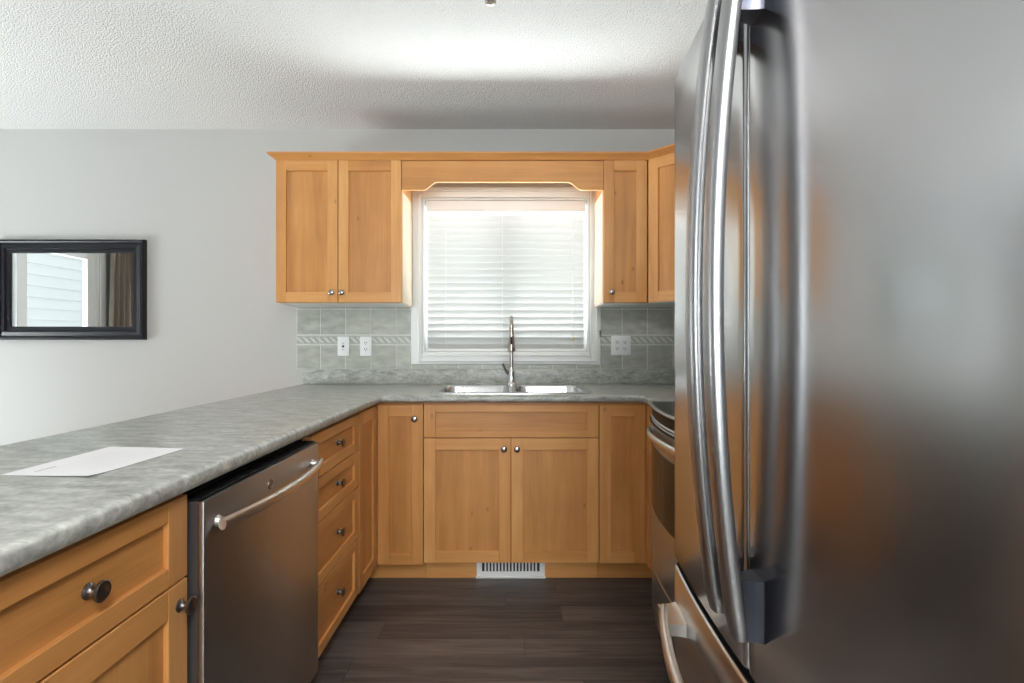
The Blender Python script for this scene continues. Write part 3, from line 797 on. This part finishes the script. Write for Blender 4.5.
lathe(bm, [(0.001, 0.03), (0.004, 0.022), (0.0055, 0.0), (0.001, -0.001)], (0.404, -0.045, 1.172), (0, 0, 1), 12, mi=1)
build('pull_cord', bm, [M_TRIM, simple('amber_tassel', (0.75, 0.55, 0.25), 0.4)], bl)

# ------------------------------------------------------------------ floor register
fr = thing('air_vent', 'white slotted metal vent in the toe kick below the sink cabinet', 'vent', (-0.006, 2.517, 0.001))
bm = nb(); X_ = 0.168; Hh = 0.098
box(bm, -X_, X_, -0.006, 0.0, 0, 0.032, 0.001); box(bm, -X_, X_, -0.006, 0, 0.082, Hh, 0.001)
box(bm, -X_, -X_+0.026, -0.006, 0, 0.032, 0.082, 0); box(bm, X_-0.026, X_, -0.006, 0, 0.032, 0.082, 0)
n = 17; sp_ = (2*X_-0.052)/n
for i in range(1, n):
    x = -X_+0.026+i*sp_; box(bm, x-0.0042, x+0.0042, -0.006, -0.001, 0.031, 0.083, 0.0008)
box(bm, -X_-0.004, X_+0.004, -0.012, -0.002, 0, 0.010, 0.002)
build('vent_face', bm, M_PLATE, fr)
bm = nb(); box(bm, -X_+0.02, X_-0.02, -0.0012, 0.0005, 0.025, 0.088); build('vent_duct', bm, M_SLOT, fr)

# ------------------------------------------------------------------ dishwasher
dw = thing('dishwasher', 'stainless steel dishwasher with a curved bar handle', 'dishwasher', (-0.62, 1.024, 0), PI/2)
w = 0.606
bm = nb(); box(bm, 0.004, w-0.004, 0.05, 0.62, 0.10, 0.855, 0.002); build('tub', bm, M_BLACK, dw)
bm = nb(); box(bm, 0.0, w, 0.0, 0.012, 0.115, 0.846, 0.002, seg=2); build('door_panel', bm, M_STEELD, dw)
bm = nb(); box(bm, 0.0015, w-0.0015, 0.012, 0.046, 0.115, 0.8455, 0.001); build('door_core', bm, M_CORE, dw)
bm = nb(); box(bm, 0.004, w-0.004, 0.010, 0.045, 0.8465, 0.851, 0.001)
for i in range(9): box(bm, 0.12+i*0.04, 0.145+i*0.04, 0.02, 0.034, 0.851, 0.853, 0.0005)
build('control_strip', bm, M_BLACK, dw)
bm = nb(); rings = []
for i in range(29):
    u = i/28; x = 0.030 + (w-0.060)*u; bow = 0.030*(1-(2*u-1)**2)
    rings.append([(x, -0.020-bow + 0.0085*math.cos(a), 0.790 + 0.0125*math.sin(a)) for a in [2*PI*k/16 for k in range(16)]])
loft(bm, rings)
for x in (0.050, w-0.050):
    lathe(bm, [(0.013, 0), (0.011, 0.003), (0.009, 0.008), (0.009, 0.026)], (x, 0, 0.790), (0, -1, 0), 18)
build('handle', bm, M_HANDLEW, dw, smooth=50)
bm = nb(); lathe(bm, [(0.013, 0), (0.013, 0.0015), (0.011, 0.002), (0.0105, 0.0012), (0.0001, 0.0012)], (w/2-0.02, 0, 0.802), (0, -1, 0), 28); build('badge', bm, M_NICKEL, dw)
bm = nb(); box(bm, 0.01, w-0.01, 0.07, 0.085, 0.0, 0.108); build('toe_panel', bm, M_BLACK, dw)

# ------------------------------------------------------------------ refrigerator (faces -X)
fg = thing('refrigerator', 'large stainless french-door refrigerator filling the right side', 'refrigerator', (0.353, 0.7675, 0))
HW = 0.4225
def fx(y): return 0.025*(y/HW)**2
def door_slab(y0, y1, z0, z1, depth=0.065, r=0.010):
    bm = nb(); n = 26; outl = []
    for i in range(n+1):
        y = y0 + (y1-y0)*i/n
        # rounded vertical edges
        e0 = min(y-y0, y1-y); x = fx(y)
        if e0 < r: x += r - math.sqrt(max(0, r*r-(r-e0)**2))
        outl.append((x, y))
    ys = []
    for k in range(6):
        u = r*(1-math.cos(PI/2*k/5)); ys.append(u)
    yy = sorted({round(y0+u, 6) for u in ys} | {round(y1-u, 6) for u in ys} | {round(y0+r+(y1-y0-2*r)*i/24, 6) for i in range(25)})
    outl = []
    for y in yy:
        e0 = min(y-y0, y1-y); x = fx(y)
        if e0 < r: x += r - math.sqrt(max(0, r*r-(r-e0)**2))
        outl.append((x, y))
    back = fx(HW)+depth
    outl = outl + [(back, y1), (back, y0)]
    zs = [(z0, 0.006), (z0+0.002, 0.002), (z0+0.006, 0.0), (z1-0.006, 0.0), (z1-0.002, 0.002), (z1, 0.006)] if z1-z0 > 0.05 else [(z0, 0), (z1, 0)]
    rings = [[(x+(i if k < len(outl)-2 else 0), y, z) for k, (x, y) in enumerate(outl)] for z, i in zs]
    loft(bm, rings)
    return bm
def bar_handle(bm, yc):
    """upright bowed bar with solid flared ends"""
    z0, z1 = 0.744, 1.722; n = 40; rings = []
    for i in range(n+1):
        u = i/n; z = z0+(z1-z0)*u; s = (2*u-1)
        xo = -0.0275 - 0.036*(1-s*s)
        w_, t_ = 0.019, 0.012
        if i in (0, n): w_, t_ = 0.0165, 0.0095
        sec = []
        for k in range(20):
            a = 2*PI*k/20; ca, sa = math.cos(a), math.sin(a)
            sec.append((xo + t_*(abs(ca)**0.7)*(1 if ca > 0 else -1), yc + w_*(abs(sa)**0.7)*(1 if sa > 0 else -1), z))
        rings.append(sec)
    loft(bm, rings)
    for (a, b, top) in ((z0+0.001, z0+0.086, False), (z1-0.086, z1-0.001, True)):
        rings = []
        for k in range(9):
            u = k/8; x = -0.030 + u*(0.030+fx(yc)+0.001)
            fl = 0.005*u**3
            ww = 0.0155 + fl; za, zb = a - fl*0.4, b + fl*0.4
            rings.append([(x, yc-ww, za), (x, yc+ww, za), (x, yc+ww, zb), (x, yc-ww, zb)])
        loft(bm, rings, 1)
for (a, b, yc) in ((0.0035, HW, 0.0415), (-HW, -0.0035, -0.0345)):
    d = build('door', door_slab(a, b, 0.668, 1.775), M_STEEL, fg, smooth=40)
    bm = nb(); bar_handle(bm, yc); build('handle', bm, [M_HANDLE, M_MOUNT], d, smooth=40)
d = build('freezer_drawer', door_slab(-HW, HW, 0.085, 0.650), M_STEEL, fg, smooth=40)
cp = build('top_cap', door_slab(-HW+0.002, HW-0.002, 0.6502, 0.6535, 0.055), M_BLACK, d, loc=(0.005, 0, 0), smooth=40)
bm = nb(); rings = []; n = 40
for i in range(n+1):
    u = i/n; y = -0.385 + 0.770*u; s = 2*u-1; xo = fx(0.385)-0.030 - 0.058*(1-s*s)
    w_, t_ = (0.0150, 0.0110) if 0 < i < n else (0.013, 0.009)
    rings.append([(xo + t_*math.cos(a), y, 0.562 + w_*math.sin(a)) for a in [2*PI*k/20 for k in range(20)]])
loft(bm, rings)
for (a, b) in ((-0.385, -0.30), (0.30, 0.385)):
    rings = []
    for k in range(9):
        u = k/8; x = (fx(0.34)-0.040) + u*0.042; fl = 0.004*u**3
        rings.append([(x, a-fl, 0.562-0.012-fl), (x, b+fl, 0.562-0.012-fl), (x, b+fl, 0.562+0.012+fl), (x, a-fl, 0.562+0.012+fl)])
    loft(bm, rings)
h = build('handle', bm, M_HANDLEW, d, smooth=40)
bm = nb(); box(bm, 0.036, 0.115, -HW+0.012, HW-0.012, 0.10, 1.765); build('gasket', bm, M_GASKET, fg)
bm = nb(); box(bm, 0.110, 0.92, -HW+0.004, HW-0.004, 0.02, 1.755, 0.004); build('case', bm, M_CASE, fg)
bm = nb(); box(bm, 0.055, 0.11, -HW+0.01, HW-0.01, 0.01, 0.08, 0.003); build('base_grille', bm, M_BLACK, fg)
for s in (-1, 1):
    bm = nb(); box(bm, 0.05, 0.19, s*(HW-0.05)-0.03, s*(HW-0.05)+0.03, 1.756, 1.785, 0.008, seg=3); build('hinge_cover', bm, M_CASE, fg)

# ------------------------------------------------------------------ range
rg = thing('stove', 'stainless stove with black glass top and bowed front behind fridge', 'stove', (0.585, 1.76, 0))
RH = 0.378
def rx(y, off=0.0): return off - 0.052*(1-(y/RH)**2)
def bowed(bm, z0, z1, off, depth, mi=0, rh=RH, prof=None, n=20):
    rings = []
    for i in range(n+1):
        y = -rh + 2*rh*i/n; x = rx(y, off); xb = x+depth
        if prof: sec = [(x+dx, y, z) for dx, z in prof]
        else: sec = [(x+0.003, y, z0), (x, y, z0+0.003), (x, y, z1-0.003), (x+0.003, y, z1), (xb, y, z1), (xb, y, z0)]
        rings.append(sec)
    loft(bm, rings, mi)
bm = nb(); box(bm, 0.045, 0.69, -RH+0.002, RH-0.002, 0.02, 0.898, 0.003); build('body', bm, M_CASE, rg)
bm = nb()
rings = []
for i in range(21):
    y = -RH + 2*RH*i/20; x = rx(y, -0.004)
    rings.append([(x, y, 0.909), (x-0.003, y, 0.914), (x, y, 0.919), (x+0.008, y, 0.919), (x+0.008, y, 0.909)])
loft(bm, rings)
for s in (-1, 1): box(bm, 0.0, 0.69, s*RH-0.005, s*RH+0.005, 0.909, 0.919, 0.002)
build('cooktop_rim', bm, M_HANDLE, rg)
bm = nb(); bowed(bm, 0.900, 0.916, 0.002, 0.66, rh=RH-0.006); build('cooktop', bm, M_BLKGLASS, rg)
bm = nb(); bowed(bm, 0.869, 0.908, 0.003, 0.05); build('vent_band', bm, M_BLACK, rg)
bm = nb(); bowed(bm, 0.8625, 0.8685, 0.000, 0.03); build('trim_strip', bm, M_HANDLEW, rg)
bm = nb(); bowed(bm, 0.296, 0.857, 0.0, 0.042)
d = build('oven_door', bm, M_STEELR, rg)
bm = nb(); bowed(bm, 0.516, 0.765, -0.0015, 0.01, rh=RH-0.055); build('oven_window', bm, M_BLKGLASS, d)
bm = nb()
for i in range(12):
    y = -RH+0.05 + i*0.062; x = rx(y+0.02, -0.0015)
    box(bm, x, x+0.003, y, y+0.04, 0.846, 0.852)
for i in range(20):
    y = -RH+0.04+i*0.0355; x = rx(y+0.02, -0.0008); box(bm, x, x+0.006, y, y+0.0355, 0.844, 0.854)
build('door_vent', bm, M_BLACK, d)
bm = nb(); rings = []
for i in range(31):
    u = i/30; y = -0.285+0.57*u; s = 2*u-1; x = rx(y) - 0.004 - 0.022*(1-s**4)
    rings.append([(x+0.009*math.cos(a), y, 0.818+0.0135*math.sin(a)) for a in [2*PI*k/16 for k in range(16)]])
loft(bm, rings)
for y in (-0.265, 0.265): box(bm, rx(y)-0.016, rx(y)+0.004, y-0.012, y+0.012, 0.808, 0.828, 0.003, seg=2)
build('handle', bm, M_HANDLEW, d, smooth=50)
bm = nb(); bowed(bm, 0.095, 0.290, 0.002, 0.04); build('storage_drawer', bm, M_STEELR, rg)
bm = nb(); box(bm, 0.05, 0.10, -RH+0.01, RH-0.01, 0.0, 0.09); build('kick_plate', bm, M_BLACK, rg)
bm = nb(); box(bm, 0.665, 0.735, -RH+0.002, RH-0.002, 0.90, 1.075, 0.012, seg=3); bg_ = build('backguard', bm, M_STEELR, rg)
bm = nb(); box(bm, 0.660, 0.667, -0.30, 0.30, 0.95, 1.045, 0.002); build('control_panel', bm, M_BLKGLASS, bg_)
for y in (-0.25, -0.17, 0.17, 0.25):
    bm = nb(); lathe(bm, [(0.021, 0), (0.021, 0.004), (0.016, 0.006), (0.015, 0.022), (0.0001, 0.023)], (0.660, y, 0.995), (-1, 0, 0), 20); build('control_knob', bm, M_BLACK, bg_)

# filler between stove and fridge
bm = nb(); box(bm, 0.66, RWX, 1.20, 1.375, 0.0, 0.874, 0.001)
tag(build('filler_panel', bm, WV), 'narrow honey wood filler between the stove and the fridge', 'panel')

# ------------------------------------------------------------------ mirror
mi_ = thing('wall_mirror', 'rectangular mirror in a wide near-black frame on the grey wall', 'mirror', (-2.628, BY, 1.4765))
bm = nb(); MW, MH = 0.442, 0.298
rings = []
for d_, h_ in ((0, 0), (0, 0.024), (0.004, 0.030), (0.012, 0.031), (0.018, 0.027), (0.0195, 0.018), (0.024, 0.018), (0.030, 0.021), (0.044, 0.027), (0.052, 0.026), (0.056, 0.017), (0.064, 0.0165), (0.074, 0.014), (0.079, 0.007), (0.079, 0.003)):
    a, b = MW-d_, MH-d_
    rings.append([(-a, -h_, -b), (a, -h_, -b), (a, -h_, b), (-a, -h_, b)])
loft(bm, rings, cap=False); build('frame', bm, M_FRAME, mi_, smooth=30)
bm = nb(); box(bm, -MW+0.075, MW-0.075, -0.006, 0, -MH+0.075, MH-0.075); build('mirror_glass', bm, M_MIRROR, mi_, smooth=0)

# ------------------------------------------------------------------ paper on the counter
pp = thing('paper_sheet', 'white printed sheet of paper lying on the grey countertop', 'paper', (-0.878, 1.085, CT+0.0004))
bm = nb()
cor = [(-0.092, -0.120), (0.089, -0.138), (0.105, 0.118), (-0.089, 0.140)]
def pz(u, v): return 0.0004 + 0.004*max(0, 0.25-v)**1.5*6*(u**2) + 0.0005*math.sin(u*3)
def pc(u, v):
    a = Vector(cor[0]).lerp(Vector(cor[1]), u); b = Vector(cor[3]).lerp(Vector(cor[2]), u); p = a.lerp(b, v); return p
lay = bm.faces.layers.float['tone']; n = 12; V = [[bm.verts.new((*pc(i/n, j/n), pz(i/n, j/n)+0.0003)) for i in range(n+1)] for j in range(n+1)]
V2 = [[bm.verts.new((*pc(i/n, j/n), pz(i/n, j/n))) for i in range(n+1)] for j in range(n+1)]
for j in range(n):
    for i in range(n):
        bm.faces.new((V[j][i], V[j][i+1], V[j+1][i+1], V[j+1][i])); bm.faces.new((V2[j][i], V2[j+1][i], V2[j+1][i+1], V2[j][i+1]))
for i in range(n):
    for (A, B) in ((V[0][i], V[0][i+1]),): bm.faces.new((A, V2[0][i], V2[0][i+1], B))
    bm.faces.new((V[n][i+1], V2[n][i+1], V2[n][i], V[n][i])); bm.faces.new((V[i+1][0], V2[i+1][0], V2[i][0], V[i][0])); bm.faces.new((V[i][n], V2[i][n], V2[i+1][n], V[i+1][n]))
build('sheet', bm, M_PAPER, pp, smooth=50)
def line(bm, u0, v0, u1, v1, wd, mi=0):
    m = 6; pts = []
    for k in range(m+1):
        t_ = k/m; u, v = u0+(u1-u0)*t_, v0+(v1-v0)*t_; p = pc(u, v); pts.append((p.x, p.y, pz(u, v)+0.0005))
    d = Vector((pts[-1][0]-pts[0][0], pts[-1][1]-pts[0][1])).normalized(); s = Vector((-d.y, d.x))*wd/2
    L_ = [bm.verts.new((x+s.x, y+s.y, z)) for x, y, z in pts]; R_ = [bm.verts.new((x-s.x, y-s.y, z)) for x, y, z in pts]
    for k in range(m):
        f = bm.faces.new((L_[k], L_[k+1], R_[k+1], R_[k])); f.material_index = mi
bm = nb(); line(bm, 0.25, 0.10, 0.26, 0.27, 0.0028)
for k in range(9): line(bm, 0.30+k*0.065, 0.18+0.1*random.random(), 0.30+k*0.065, 0.75+0.15*random.random(), 0.0012, 1)
build('printed_lines', bm, [M_INK, M_INKL], pp, smooth=0)

# ------------------------------------------------------------------ ceiling light fixture
lf = thing('spot_light', 'brushed nickel ceiling spotlight head hanging down at the top edge', 'light', (-0.062, 1.47, CEIL))
bm = nb(); lathe(bm, [(0.058, 0), (0.058, -0.012), (0.05, -0.020), (0.012, -0.024)], (0, 0, 0), (0, 0, 1), 32); build('canopy', bm, M_NICKEL, lf)
bm = nb(); tube(bm, [(-0.012, 0, -0.02), (-0.012, 0, -0.10), (-0.022, 0.004, -0.15), (-0.024, 0.004, -0.222)], 0.004, 10); build('stem', bm, M_CHROME, lf)
bm = nb(); lathe(bm, [(0.0001, -0.300), (0.0125, -0.298), (0.0165, -0.292), (0.0175, -0.285), (0.0175, -0.19), (0.014, -0.18), (0.0001, -0.178)], (0, 0, 0.0), (0, 0, 1), 24); build('lamp_head', bm, M_BRONZE, lf)
